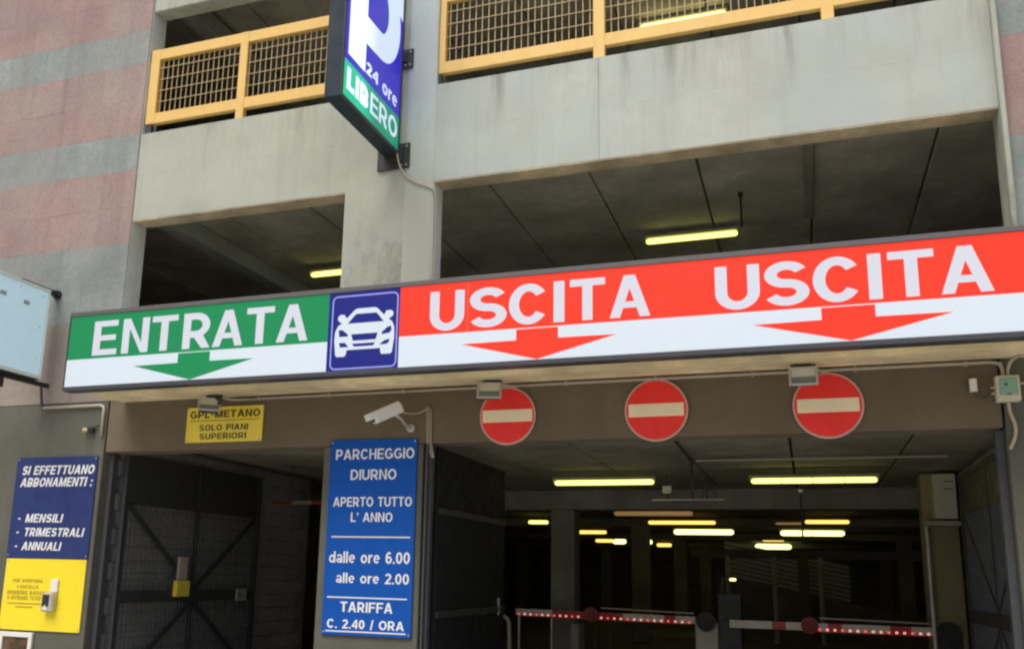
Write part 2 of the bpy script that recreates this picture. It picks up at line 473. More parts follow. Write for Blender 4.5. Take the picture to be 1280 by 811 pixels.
def flat(name, poly, parent, mat, depth, axis='y'):
    mb = MB(); mb.flat = True
    pts = [(p[0], depth, p[1]) if axis == 'y' else (depth, p[0], p[1]) for p in poly]
    A = sum(pts[i][0 if axis == 'y' else 1] * pts[(i + 1) % len(pts)][2] - pts[(i + 1) % len(pts)][0 if axis == 'y' else 1] * pts[i][2] for i in range(len(pts)))
    if A < 0: pts.reverse()
    mb.add(pts, [tuple(range(len(pts)))])
    return mb.build(name, mat, parent)

# ================================================================ SETTING
FY = 8.70                      # facade plane
GX0, GX1 = -13.0, 6.0
ground = MB().box((-150, -150, -.3), (150, FY - .6, 0)).build('unseen_road', m_road); tag(ground, kind='structure')
pav = MB().box((-60, FY - .6, -.3), (60, FY - .02, .004)).build('pavement', m_floor); tag(pav, kind='structure')
tag(MB().box((-60, FY - .02, -.3), (60, 150, -.006)).build('ground', m_floor), kind='structure')

# ================================================================ GARAGE BUILDING
G = thing('parking_garage', (-3, FY, 0), 'concrete multi-storey parking garage with open storeys, yellow railings and pink striped stone flanks', 'building')
XL, XR = -7.74, 1.80           # the open bays
PL, PR = -4.76, -3.67          # central pillar
MB().box((GX0, FY + .25, -.2), (GX1, 47, 0)).build('garage_floor', m_floor, G)
# parapets
MB().box((XL + .02, FY, 5.812), (PL, FY + .23, 6.97)).build('parapet', m_conc_y, G)
for xa, xb in ((PR, -1.838), (-1.834, XR)): MB().box((xa, FY, 5.812), (xb, FY + .23, 6.97)).build('parapet', m_conc, G)
MB().box((-1.85, FY + .02, 5.83), (-1.82, FY + .22, 6.96)).build('joint_filler', m_dkwall, G)
MB().box((XL + .02, FY + .005, 3.62), (PL, FY + .23, 4.40), .012).build('parapet', m_conc_y, G)
MB().box((PR, FY + .005, 3.62), (XR, FY + .23, 4.40), .012).build('parapet', m_conc, G)
MB().box((XL + .02, FY + .005, 8.70), (PL, FY + .23, 10.1), .012).build('parapet', m_conc_y, G)
MB().box((PR, FY + .005, 8.93), (XR, FY + .23, 10.1), .012).build('parapet', m_conc, G)
for xa, xb in ((XL + .022, PL - .002), (PR + .002, XR - .002)):      # rough cast soffit edges with spalled patches
    MB().box((xa, FY + .004, 5.797), (xb, FY + .235, 5.812)).build('parapet_soffit', m_soffit, G)
# central pillar: lower painted dark, upper bare
MB().box((PL, FY, 3.60), (PR, FY + .25, 6.975)).build('pillar', m_conc_y, G)
MB().box((PL, FY, 6.975), (PR, FY + .25, 10.1)).build('pillar', m_conc_y, G)
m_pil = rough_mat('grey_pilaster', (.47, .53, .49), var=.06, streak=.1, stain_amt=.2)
def fade_down(m, other, za, zb):      # the pilaster grey blends into the pillar colour towards the storey below
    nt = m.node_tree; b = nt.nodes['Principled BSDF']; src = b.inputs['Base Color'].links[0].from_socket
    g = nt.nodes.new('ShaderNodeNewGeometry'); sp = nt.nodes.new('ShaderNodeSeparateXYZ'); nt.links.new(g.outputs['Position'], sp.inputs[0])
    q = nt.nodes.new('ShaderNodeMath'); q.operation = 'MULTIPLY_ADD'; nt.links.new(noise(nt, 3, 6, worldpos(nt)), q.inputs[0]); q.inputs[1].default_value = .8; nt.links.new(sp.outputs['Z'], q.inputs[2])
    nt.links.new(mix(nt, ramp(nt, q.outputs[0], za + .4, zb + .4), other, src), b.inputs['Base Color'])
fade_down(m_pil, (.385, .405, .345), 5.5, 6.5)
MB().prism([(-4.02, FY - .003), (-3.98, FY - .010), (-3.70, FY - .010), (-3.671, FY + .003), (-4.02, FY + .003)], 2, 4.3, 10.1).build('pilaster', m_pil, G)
MB().box((PR - .008, FY + .012, 4.2), (PR + .004, FY + .246, 5.80)).build('pillar_skylight_skin', m_jamb, G)
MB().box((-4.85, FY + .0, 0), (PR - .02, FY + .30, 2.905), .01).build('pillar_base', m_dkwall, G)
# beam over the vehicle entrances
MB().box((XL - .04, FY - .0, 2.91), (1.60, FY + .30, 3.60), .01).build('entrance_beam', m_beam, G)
# canopy that carries the lettered sign, its end tapering back into the wall
cp = MB()
cp.box((-7.56, 7.80, 3.50), (3.2, FY - .003, 3.62), .008)
cp.build('canopy', m_canopy, G)
# long shallow board ribs of the canopy soffit
for (ya, yb, dz) in ((7.83, 8.06, .022), (8.12, 8.38, .040), (8.45, 8.60, .018)):
    MB().box((-7.5, ya, 3.50 - dz), (3.1, yb, 3.502), .004).build('soffit_board', m_canopy, G)
# left flank
stone = MB().box((GX0, FY + .02, 3.52), (XL - .012, FY + .28, 10.9)).build('stone_wall', m_dkwall, G)
MB().box((XL - .012, FY + .012, 3.62), (XL + .004, FY + .275, 10.8)).build('wall_reveal', m_jamb, G)
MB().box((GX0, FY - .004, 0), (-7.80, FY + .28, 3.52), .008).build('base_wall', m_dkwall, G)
def slabs(x0, x1, parent, edge, s):
    rows = []
    z = 3.53
    bands = [(3.53, 4.04, m_mauve), (4.04, 4.53, m_mauve), (4.53, 5.02, m_grey), (5.02, 5.52, m_grey), (5.52, 6.01, m_pink), (6.01, 6.50, m_pink), (6.50, 6.99, m_grey),
             (6.99, 7.48, m_pink), (7.48, 7.975, m_pink), (7.975, 8.46, m_grey), (8.46, 8.95, m_pink), (8.95, 9.45, m_pink), (9.45, 9.94, m_grey), (9.94, 10.4, m_pink), (10.4, 10.9, m_pink)]
    cache = {}
    for i, (za, zb, mm) in enumerate(bands):
        x = edge
        n = 0
        while (x > x0 if s < 0 else x < x1):
            wd = .66 if n or i % 2 == 0 else .38
            xa, xb = (x - wd, x) if s < 0 else (x, x + wd)
            key = (i, round(wd, 2), n % 1)
            dy = random.uniform(-.0015, .0015)
            if key in cache:
                o = cache[key].copy(); COL.objects.link(o); o.parent = parent
                o.location = Vector((xa - cache[key]['_x'], dy, 0))
            else:
                o = MB().box((xa + .0007, FY - .004, za + .0007), (xb - .0007, FY + .022, zb - .0007)).build('stone_slab', mm, parent)
                cache[key] = o; o['_x'] = xa
            x = xa if s < 0 else xb; n += 1
    for o in [k for k in S.objects if '_x' in k]: del o['_x']
slabs(-11.6, XL, stone, XL, -1)
# right flank stands proud of the parapet
stone2 = MB().box((XR + .05, FY + .02, 3.62), (GX1, FY + .28, 10.9)).build('stone_wall', m_dkwall, G)
MB().box((XR, FY - .09, 3.62), (XR + .045, FY + .275, 10.8), .01).build('wall_reveal', m_conc_y, G)
slabs(XR, 3.9, stone2, XR + .047, 1)
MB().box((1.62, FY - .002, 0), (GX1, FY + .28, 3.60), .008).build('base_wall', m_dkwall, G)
# roof of the top storey and back of building
MB().box((GX0, FY + .30, 10.9), (GX1, 47, 11.1)).build('roof', m_in, G)
MB().box((GX0 - .2, FY + .285, 0), (GX0, 47, 11.1)).build('side_wall', m_in, G)
MB().box((GX1, FY + .285, 0), (GX1 + .2, 47, 11.1)).build('side_wall', m_in, G)
MB().box((GX0, 47, 0), (GX1, 47.2, 11.1)).build('back_wall', m_in, G)
# ceilings made of precast planks, 1.235 m wide with open joints
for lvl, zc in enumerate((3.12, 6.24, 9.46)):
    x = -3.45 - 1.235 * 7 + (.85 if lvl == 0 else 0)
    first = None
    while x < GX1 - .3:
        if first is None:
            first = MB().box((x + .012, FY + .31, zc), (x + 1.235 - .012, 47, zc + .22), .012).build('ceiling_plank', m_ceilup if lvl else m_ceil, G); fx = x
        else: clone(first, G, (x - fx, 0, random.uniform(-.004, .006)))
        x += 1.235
    MB().box((GX0, FY + .30, zc + .222), (GX1, 47, zc + .34)).build('floor_slab', m_in, G)
# crossbeams and interior columns
for lvl, z0, z1 in ((0, 0, 3.12), (1, 3.46, 6.24), (2, 6.58, 9.46)):
    for yc in (16.2, 24.3, 32.4, 40.5):
        if lvl == 0: MB().box((-13, yc, z1 - (.35 if yc < 17 else .20)), (GX1, yc + .45, z1 - .004), .01).build('crossbeam', m_in, G)
        for xc in (-12.2, -8.35, -4.12, 2.9):
            if lvl == 0 and yc < 17 and xc == -8.35: continue
            MB().box((xc - .22, yc + .02, z0), (xc + .22, yc + .43, z1 - ((.353 if yc < 17 else .203) if lvl == 0 else .004)), .015).build('column', m_in, G)
MB().box((-7.90, FY + .31, 5.99), (-7.66, 30, 6.235), .01).build('edge_beam', m_conc, G)
MB().box((-7.90, FY + .31, 9.1), (-7.66, 30, 9.375), .01).build('edge_beam', m_conc, G)
MB().box((.16, FY + .31, 6.16), (.27, 11.9, 6.238), .01).build('ceiling_duct', m_ceil, G)
# ground floor side walls
bl = MB().box((-8.02, FY + .30, 0), (-7.80, 13.6, 3.10)).build('block_wall', m_in, G)
b0 = None
for k in range(15):
    off = 0 if k % 2 == 0 else -.2
    for j in range(12):
        y0 = FY + .32 + off + j * .405
        if b0 is None: b0 = MB().box((-7.81, y0 + .005, .02), (-7.77, y0 + .400, .215), .004).build('concrete_block', m_block, bl); by = y0
        else:
            if y0 + .405 > 13.62: continue
            clone(b0, bl, (random.uniform(-.003, .003), y0 - by, k * .203))
bl2 = MB().box((1.98, FY + .30, 0), (2.2, 14.6, 3.10)).build('side_wall', m_in, G)
b1 = None
for k in range(15):
    off = 0 if k % 2 == 0 else -.2
    for j in range(12):
        y0 = FY + .32 + off + j * .405
        if b1 is None: b1 = MB().box((1.95, y0 + .005, .02), (1.99, y0 + .400, .215), .004).build('concrete_block', m_block, bl2); by = y0
        else: clone(b1, bl2, (random.uniform(-.003, .003), y0 - by, k * .203))
MB().box((-3.40, 13.9, 0), (-3.28, 14.3, .9)).build('kerb_block', m_in, G)
MB().box((1.50, 14.0, 0), (1.94, 14.42, 3.10), .015).build('ochre_column', m_dcol, G)
# far ramp with daylit louvres between the posts
rp = MB().prism([(-2.5, 0), (4, 0), (4, .45), (-2.5, 1.75)], 1, 27.9, 28.1).build('ramp_wall', m_in, G)
m_lv = paint('daylit_louvre_paint', (.70, .76, .76), .5, dirt=.3)  # pale colour stands in for daylight coming in at the ramp
for k in range(8):
    MB().bar((-2.25, 27.8, 1.78 + k * .125), (1.05, 27.8, 1.12 + k * .125), .09, .02).build('louvre', m_lv, G)
MB().box((-3.2, 27.4, 2.20), (4, 27.6, 2.45)).build('lintel', m_in, G)
MB().box((-.28, 27.0, 0), (.0, 27.3, 2.3)).build('column', m_in, G)
for x in (-2.05, -.86, .29):
    MB().tube([(x, 26, 0), (x, 26, 2.22)], .062).build('post', m_lv, G)

# ================================================================ YELLOW RAILINGS
def railing(x0, x1, posts, label, top, rows):
    t = thing('railing', ((x0 + x1) / 2, FY + .06, 6.97), label, 'railing', 'yellow railings on the parapets')
    ya, yb = FY + .03, FY + .10
    z0, z1 = 7.115, top
    MB().box((x0, ya, z1 - .145), (x1, yb, z1), .006).build('top_rail', m_yellow, t)
    MB().box((x0, ya + .002, z0), (x1, yb - .002, z0 + .145), .006).build('bottom_rail', m_yellow, t)
    for px, w in posts:
        MB().box((px - w / 2, ya - .004, 6.975 if 0 else z0 - .14 if abs(px - x0) > .2 and abs(px - x1) > .2 else z0), (px + w / 2, yb + .004, z1 + .002), .006).build('post', m_yellow, t)
    v = None; x = x0 + .10; 
    while x < x1 - .05:
        if v is None: v = MB().bar((x, ya + .035, z0 + .1), (x, ya + .035, z1 - .1), .007, .007).build('bar', m_mesh, t); vx = x
        else: clone(v, t, (x - vx, 0, 0))
        x += .077
    for z in rows:
        MB().bar((x0 + .1, ya + .022, z), (x1 - .1, ya + .022, z), .006, .006).build('crossbar', m_mesh, t)
    for px in (x0 + .05, x1 - .05):
        MB().box((px - .04, ya + .01, 6.968), (px + .04, yb - .01, z0 + .002)).build('foot', m_dark, t)
    return t
rows = [7.263 + .157 * k for k in range(5)]
railing(-7.71, -4.80, [(-7.64, .14), (-6.30, .115), (-4.87, .14)], 'shorter yellow railing with wire grid, left of the central pillar', 8.155, rows)
railing(-3.733, 1.78, [(-3.665, .14), (-1.835, .125), (.43, .12), (1.71, .14)], 'long yellow railing with wire grid, right of the central pillar', 8.155, rows)

# ================================================================ LONG BACKLIT SIGN
SY = 7.74
sg = thing('entrance_sign', (-2.2, SY, 3.47), 'long backlit sign reading ENTRATA, USCITA, USCITA above the garage entrances', 'sign')
SX0, SX1 = -7.575, 2.6
MB().box((SX0 + .003, SY + .012, 3.485), (SX1, SY + .09, 4.325)).build('box', m_dark, sg)
MB().box((SX0 - .004, SY - .012, 4.288), (SX1 + .004, SY + .10, 4.338), .005).build('top_trim', m_frame, sg)
MB().box((SX0 - .004, SY - .012, 3.448), (SX1 + .004, SY + .13, 3.496), .005).build('bottom_trim', m_dark, sg)
MB().box((SX0 - .012, SY - .008, 3.452), (SX0 + .004, SY + .10, 4.334), .004).build('end_trim', m_dark, sg)
Z0, ZM, Z1 = 3.497, 3.797, 4.287
def panel(x0, x1, z0, z1, mat, name='panel', y=SY): return flat(name, [(x0, z0), (x1, z0), (x1, z1), (x0, z1)], sg, mat, y)
p = panel(SX0 + .006, -4.345, ZM, Z1, m_sgreen); p['label'] = 'green upper panel with ENTRATA'
p = panel(SX0 + .006, -4.345, Z0, ZM, m_swhite); p['label'] = 'white strip under ENTRATA'
p = panel(-4.345, -3.575, Z0, Z1, m_sblue); p['label'] = 'blue square with a white car'
p = panel(-3.575, SX1, ZM, Z1, m_sred); p['label'] = 'red upper panel with USCITA twice'
p = panel(-3.575, SX1, Z0, ZM, m_swhite); p['label'] = 'white strip under the red panel'
LY = SY - .002
def letters(word, spans, w, g=.1):
    for c, (a, b) in zip(word, spans):
        lettering('letter', c, sg, m_sletter, a, b, 3.828, 4.212, LY, w)
letters('ENTRATA', [(-7.235, -6.915), (-6.845, -6.50), (-6.465, -6.135), (-6.062, -5.715), (-5.69, -5.325), (-5.29, -4.965), (-4.93, -4.57)], .188)
letters('USCITA', [(-3.262, -2.915), (-2.868, -2.498), (-2.478, -2.105), (-2.055, -1.955), (-1.905, -1.585), (-1.545, -1.19)], .19)
letters('USCITA', [(-.638, -.275), (-.243, .115), (.143, .515), (.563, .663), (.713, 1.048), (1.085, 1.452)], .19)
for (xl, xsl, xsr, xr, xt, mt) in ((-6.66, -6.10, -5.705, -5.18, -5.93, m_sgreen), (-2.935, -2.405, -2.013, -1.49, -2.21, m_sred), (-.343, .195, .60, 1.16, .409, m_sred)):
    flat('arrow', [(xl, 3.682), (xt, 3.500), (xr, 3.682), (xsr, 3.686), (xsr, 3.787), (xsl, 3.787), (xsl, 3.686)], sg, mt, LY)
for xx in (-2.884, .62 + 1.1): panel(xx, xx + .006, ZM, Z1, m_seam, 'seam', SY - .0008)
# blue square border and car pictogram
def rounded(x0, x1, z0, z1, rr, n=5):
    P = []
    for cx, cz, a in ((x1 - rr, z1 - rr, 0), (x0 + rr, z1 - rr, 90), (x0 + rr, z0 + rr, 180), (x1 - rr, z0 + rr, 270)):
        P += [(cx + rr * math.cos(R(a + 90 * k / n)), cz + rr * math.sin(R(a + 90 * k / n))) for k in range(n + 1)]
    return P
def flatfaces(name, faces, mat, parent, y):
    mb = MB(); mb.flat = True
    for fc in faces:
        pts = [(u, y, v) for u, v in fc]
        A = sum(pts[i][0] * pts[(i + 1) % len(pts)][2] - pts[(i + 1) % len(pts)][0] * pts[i][2] for i in range(len(pts)))
        if A < 0: pts.reverse()
        mb.add(pts, [tuple(range(len(pts)))])
    return mb.build(name, mat, parent)
flatfaces('border_line', strip(rounded(-4.30, -3.60, 3.515, 4.245, .05), .014, True), m_sline, sg, LY)
car = [(-4.255, 3.70), (-4.25, 3.655), (-4.235, 3.636), (-4.15, 3.636), (-4.135, 3.655), (-4.128, 3.70), (-3.77, 3.70), (-3.763, 3.655), (-3.75, 3.640), (-3.66, 3.640), (-3.642, 3.655), (-3.635, 3.72),
       (-3.625, 3.80), (-3.628, 3.90), (-3.65, 3.955), (-3.69, 3.985), (-3.665, 4.00), (-3.642, 4.02), (-3.645, 4.055), (-3.675, 4.072), (-3.72, 4.068), (-3.735, 4.035), (-3.748, 4.035), (-3.81, 4.098), (-3.84, 4.112), (-4.03, 4.112), (-4.06, 4.098), (-4.135, 4.025), (-4.15, 4.025),
       (-4.165, 4.055), (-4.205, 4.062), (-4.235, 4.045), (-4.24, 4.01), (-4.215, 3.985), (-4.19, 3.975), (-4.235, 3.945), (-4.262, 3.89), (-4.268, 3.80)]
cf = flat('car_pictogram', car, sg, m_swhite, LY - .0004)
for poly in ([(-4.128, 3.965), (-3.742, 3.965), (-3.80, 4.035), (-3.825, 4.058), (-4.04, 4.058), (-4.065, 4.035)],
             [(-4.225, 3.905), (-4.185, 3.905), (-4.125, 3.86), (-4.12, 3.835), (-4.215, 3.837)],
             [(-3.66, 3.915), (-3.70, 3.905), (-3.755, 3.86), (-3.76, 3.835), (-3.675, 3.845), (-3.655, 3.87)],
             [(-4.085, 3.855), (-3.80, 3.855), (-3.82, 3.79), (-4.065, 3.79)],
             [(-4.072, 3.76), (-3.822, 3.76), (-3.845, 3.73), (-4.05, 3.73)],
             [(-4.215, 3.775), (-4.15, 3.775), (-4.11, 3.73), (-4.20, 3.73)],
             [(-3.67, 3.785), (-3.725, 3.775), (-3.78, 3.735), (-3.715, 3.735), (-3.68, 3.75)]):
    flat('car_detail', poly, sg, m_sblue, LY - .0012)

# ================================================================ VERTICAL P SIGN
PXF = -4.10
ps = thing('parking_sign', (-4.2, 8.0, 6.17), 'tall projecting lightbox with a white P, 24 ore and LIBERO over a green strip', 'sign')
MB().box((-4.29, 7.30, 6.17), (PXF - .006, 8.66, 9.1), .006).build('casing', m_navyside, ps)
for a, b in (((PXF - .006, 7.29, 6.165), (PXF + .008, 7.325, 9.1)), ((PXF - .006, 8.645, 6.165), (PXF + .008, 8.67, 9.1)), ((PXF - .007, 7.326, 6.163), (PXF + .009, 8.644, 6.20))):
    MB().box(a, b, .003).build('edge_trim', m_dark, ps)
flat('panel', [(7.325, 6.60), (8.645, 6.60), (8.645, 9.05), (7.325, 9.05)], ps, m_pblue, PXF, 'x')['label'] = 'blue upper panel with the P'
flat('panel', [(7.325, 6.20), (8.645, 6.20), (8.645, 6.60), (7.325, 6.60)], ps, m_pgreen, PXF, 'x')['label'] = 'green strip with LIBERO'
# P with a round bowl
PD = PXF + .002
def pface(name, faces, dd=0):
    mb = MB(); mb.flat = True
    for fc in faces:
        pts = [(PD + dd, u, v) for u, v in fc]
        A = sum(pts[i][1] * pts[(i + 1) % len(pts)][2] - pts[(i + 1) % len(pts)][1] * pts[i][2] for i in range(len(pts)))
        if A < 0: pts.reverse()
        mb.add(pts, [tuple(range(len(pts)))])
    return mb.build(name, m_pwhite, ps)
pface('letter', rc(7.40, 6.68, 7.775, 8.35) + strip([(7.775, 8.20), (8.12, 8.20)] + arc(8.12, 7.615, .31, .43, 90, -90, 18) + [(7.775, 7.17)], .31)[0:])
pface('band', [[(8.35, 7.90), (8.64, 7.79), (8.64, 8.9), (8.35, 8.9)]], .001)
lettering('lettering', '24', ps, m_pwhite, 7.80, 8.08, 6.69, 6.83, PD, .22, .09, axis='x')
lettering('lettering', 'ore', ps, m_pwhite, 8.19, 8.57, 6.675, 6.85, PD, .19, .09, axis='x')
lettering('lettering', 'LIB', ps, m_pwhite, 7.40, 7.88, 6.30, 6.54, PD, .27, .09, axis='x')
lettering('lettering', 'ERO', ps, m_pwhite, 7.93, 8.60, 6.305, 6.545, PD, .17, .10, axis='x')
for (z0, z1, xl) in ((6.0, 6.30, -4.36), (7.22, 7.46, -4.09), (8.28, 8.5, -4.09)):
    b = MB().box((xl, 8.672, z0), (-3.965, 8.688, z1), .003)
    b.build('bracket', m_black, ps)
    MB().box((-4.20, 8.655, z0 + .08), (-4.04, 8.671, z1 - .04)).build('bracket', m_black, ps)
    for bx_ in (-4.0, -4.06):
        for bz in (z0 + .04, z1 - .04): MB().tube([(bx_, 8.673, bz), (bx_, 8.664, bz)], .010, 6).build('bolt', m_alu, ps)
tag(MB().tube([(-4.10, 8.63, 6.17), (-4.08, 8.66, 6.02), (-3.98, 8.675, 5.87), (-3.85, 8.675, 5.79), (-3.72, 8.68, 5.74), (-3.66, 8.68, 5.70), (-3.645, 8.72, 5.6), (-3.65, 8.74, 4.4)], .010, 6, smooth=2).build('cable', m_pipe, None, True),
    'pale cable looping from the foot of the P sign down the pillar edge', 'cable')

# ================================================================ PALE LIGHTBOX AT THE LEFT
wx = -8.665
wb = thing('lightbox', (wx - .12, 7.7, 3.79), 'blank pale blue-white lightbox projecting from the striped wall at the far left', 'sign')
MB().box((wx - .22, 6.95, 3.78), (wx - .012, 8.47, 4.90), .008).build('casing', m_dark, wb)
MB().box((wx - .012, 6.97, 3.835), (wx, 8.45, 4.875), .004).build('panel', m_boxlit, wb)
for a, b in (((wx - .004, 6.95, 4.875), (wx + .012, 8.47, 4.915)), ((wx - .004, 6.95, 3.79), (wx + .012, 8.47, 3.835)), ((wx - .004, 8.452, 3.836), (wx + .012, 8.47, 4.874))):
    MB().box(a, b, .003).build('edge_trim', m_boxwhite, wb)
m_smudge = paint('grey_smudge', (.36, .44, .45), .5)
for (y, z, w, h) in ((7.78, 4.68, .09, .05), (8.13, 4.66, .09, .05)):
    MB().box((wx - .001, y - w / 2, z - h / 2), (wx + .002, y + w / 2, z + h / 2)).build('tape_mark', m_smudge, wb)
for (y, z) in ((8.02, 4.83), (8.36, 4.80), (8.37, 4.03), (8.36, 4.42)):
    MB().tube([(wx - .001, y, z), (wx + .006, y, z)], .009, 6).build('screw', m_smudge, wb)
MB().bar((wx - .10, 8.10, 4.93), (wx - .10, 8.70, 4.93), .06).build('support_arm', m_black, wb)
MB().bar((wx - .10, 7.2, 3.755), (wx - .10, 8.70, 3.755), .05).build('support_arm', m_black, wb)
MB().box((wx - .17, 7.4, 3.60), (wx - .03, 7.98, 3.73), .01).build('ballast_box', m_black, wb)
MB().tube([(wx - .10, 8.66, 4.93), (wx - .10, 8.70, 4.93)], .06, 10).build('wall_plate', m_black, wb)

# ================================================================ SIGNS ON THE FACADE
# no-entry discs
def disc(mb, cx, cz, rad, y0, y1, n=48):
    return mb.prism([(cx + rad * math.cos(2 * math.pi * k / n), cz + rad * math.sin(2 * math.pi * k / n)) for k in range(n)], 1, y0, y1)
def no_entry(cx, cz, rad, label):
    t = thing('no_entry_sign', (cx, 8.69, cz - rad), label, 'road sign', 'round no entry signs on the beam')
    disc(MB(), cx, cz, rad, 8.672, 8.69).build('plate', m_rim, t)
    disc(MB(), cx, cz, rad - .017, 8.6695, 8.672).build('red_face', m_red, t)
    MB().box((cx - .26, 8.6665, cz - .062), (cx + .26, 8.6695, cz + .062)).build('white_bar', m_bar, t)
    MB().box((cx - .02, 8.69, cz - .2), (cx + .02, 8.70, cz + .2)).build('mount', m_alu, t)
no_entry(-2.776, 3.160, .294, 'leftmost round no entry sign, beside the folded floodlight, near the blue price board')
no_entry(-1.295, 3.163, .300, 'middle round no entry sign, with no floodlight in front of it')
no_entry(.2307, 3.146, .300, 'rightmost round no entry sign, nearest the green-lidded junction box')
# blue price board
pb = thing('price_board', (-4.25, 8.68, .96), 'tall blue board with white parking hours and hourly price on the pillar', 'sign')
MB().box((-4.755, 8.674, .96), (-3.75, 8.695, 2.962), .003).build('board', m_nblue, pb)
def L(text, x0, x1, z0, z1, w=.165, gap=.10): return lettering('lettering', text, pb, m_ltr, x0, x1, z0, z1, 8.6715, w, gap)
L('PARCHEGGIO', -4.685, -3.778, 2.755, 2.865); L('DIURNO', -4.50, -3.972, 2.54, 2.648)
L('APERTO TUTTO', -4.69, -3.787, 2.262, 2.36); L("L' ANNO", -4.474, -3.998, 2.104, 2.20)
L('dalle ore 6.00', -4.704, -3.787, 1.683, 1.80); L('alle ore 2.00', -4.612, -3.788, 1.48, 1.585)
L('TARIFFA', -4.545, -3.958, 1.192, 1.294, .185); L('C. 2.40 / ORA', -4.69, -3.825, 1.028, 1.118, .185)
for z in (1.948, 1.335, .998):
    xa, xb = ((-4.69, -3.792) if z > 1.5 else (-4.705, -3.804))
    flat('rule', [(xa, z - .006), (xb, z - .006), (xb, z + .007), (xa, z + .007)], pb, m_ltr, 8.6715)
# yellow GPL notice
gn = thing('fuel_notice', (-6.13, 8.68, 2.99), 'small yellow notice GPL-METANO SOLO PIANI SUPERIORI on the beam', 'sign')
MB().box((-6.64, 8.680, 2.99), (-5.63, 8.697, 3.394), .002).build('board', m_gyel, gn)
lettering('lettering', 'GPL-METANO', gn, m_ink, -6.595, -5.665, 3.266, 3.352, 8.6775, .20, .10)
lettering('lettering', 'SOLO PIANI', gn, m_ink, -6.46, -5.81, 3.120, 3.190, 8.6775, .19, .11)
lettering('lettering', 'SUPERIORI', gn, m_ink, -6.45, -5.83, 3.022, 3.092, 8.6775, .19, .11)
flat('rule', [(-6.60, 3.233), (-5.67, 3.233), (-5.67, 3.240), (-6.60, 3.240)], gn, m_ink, 8.6775)
# navy subscription poster
nv = thing('subscription_poster', (-8.45, 8.68, 1.665), 'navy blue poster listing monthly, quarterly and yearly subscriptions beside the left entrance', 'poster')
MB().box((-9.075, 8.678, 1.665), (-7.855, 8.694, 2.868), .002).build('board', m_navy, nv)
def N(text, x0, x1, z0, z1, w=.20): return lettering('lettering', text, nv, m_ltr, x0, x1 - .03, z0, z1, 8.6755, w, .10, shear=.20)
N('SI EFFETTUANO', -8.985, -7.865, 2.657, 2.765); N('ABBONAMENTI :', -8.99, -7.875, 2.512, 2.620)
N('-', -8.965, -8.90, 2.086, 2.186); N('MENSILI', -8.845, -8.26, 2.086, 2.186)
N('-', -8.965, -8.90, 1.922, 2.022); N('TRIMESTRALI', -8.845, -7.925, 1.922, 2.022)
N('-', -8.965, -8.90, 1.758, 1.857); N('ANNUALI', -8.855, -8.24, 1.758, 1.857)
# yellow instruction poster
yp = thing('instruction_poster', (-8.45, 8.68, .84), 'bright yellow poster with small faded instructions, below the navy poster', 'poster')
MB().box((-9.06, 8.679, .84), (-7.865, 8.694, 1.658), .002).build('board', m_pyel, yp)
for (tx, a, b, z0, h) in (('PER APERTURA', -8.92, -8.47, 1.385, .038), ('CANCELLO', -8.85, -8.53, 1.315, .038), ('INSERIRE BADGE', -8.99, -8.41, 1.245, .044), ('O RITIRARE TICKET', -8.98, -8.44, 1.185, .044)):
    lettering('lettering', tx, yp, m_inkfaint, a, b, z0, z0 + h, 8.6765, .22, .12)
for (a, b, z) in ((-8.97, -8.44, 1.135), (-8.84, -8.58, 1.095)):
    flat('small_print', [(a, z), (b, z), (b, z + .014), (a, z + .014)], yp, m_inkfaint, 8.6765)
kb = thing('key_switch_box', (-8.3, 8.66, 1.06), 'small grey key switch box with raised lid on the yellow poster', 'switch')
MB().box((-8.385, 8.60, 1.065), (-8.225, 8.678, 1.275), .008).build('body', m_alu, kb)
MB().box((-8.33, 8.655, 1.28), (-8.225, 8.676, 1.43), .006).build('lid', m_white, kb)
MB().box((-8.372, 8.596, 1.12), (-8.275, 8.602, 1.255), .003).build('window', m_black, kb)
MB().prism([(-8.365, 1.085), (-8.285, 1.085), (-8.325, 1.14)], 1, 8.594, 8.601).build('emblem', m_white, kb)
fn = thing('framed_notice', (-8.76, 8.67, .3), 'white framed notice with a faded picture below the yellow poster', 'notice')
for a, b in (((-9.02, .76), (-8.525, .815)), ((-9.02, .25), (-8.525, .30)), ((-9.02, .30), (-8.965, .76)), ((-8.58, .30), (-8.525, .76))):
    MB().box((a[0], 8.66, a[1]), (b[0], 8.694, b[1]), .004).build('frame', m_white, fn)
MB().box((-8.965, 8.682, .30), (-8.58, 8.693, .76)).build('picture', m_print, fn)

def screws(parent, x0, x1, z0, z1, y, nz=2):
    s0 = None
    for x in (x0, x1):
        for k in range(nz):
            z = z0 + (z1 - z0) * k / (nz - 1)
            if s0 is None: s0 = MB().tube([(x, y + .004, z), (x, y - .003, z)], [.011, .008], 8).build('screw', m_alu, parent); sx, sz = x, z
            else: clone(s0, parent, (x - sx, 0, z - sz))
screws(pb, -4.73, -3.775, .99, 2.935, 8.673, 2)
screws(gn, -6.615, -5.655, 3.01, 3.375, 8.679)
screws(nv, -9.05, -7.88, 1.70, 2.84, 8.677, 2)
screws(yp, -9.03, -7.89, .87, 1.63, 8.678)
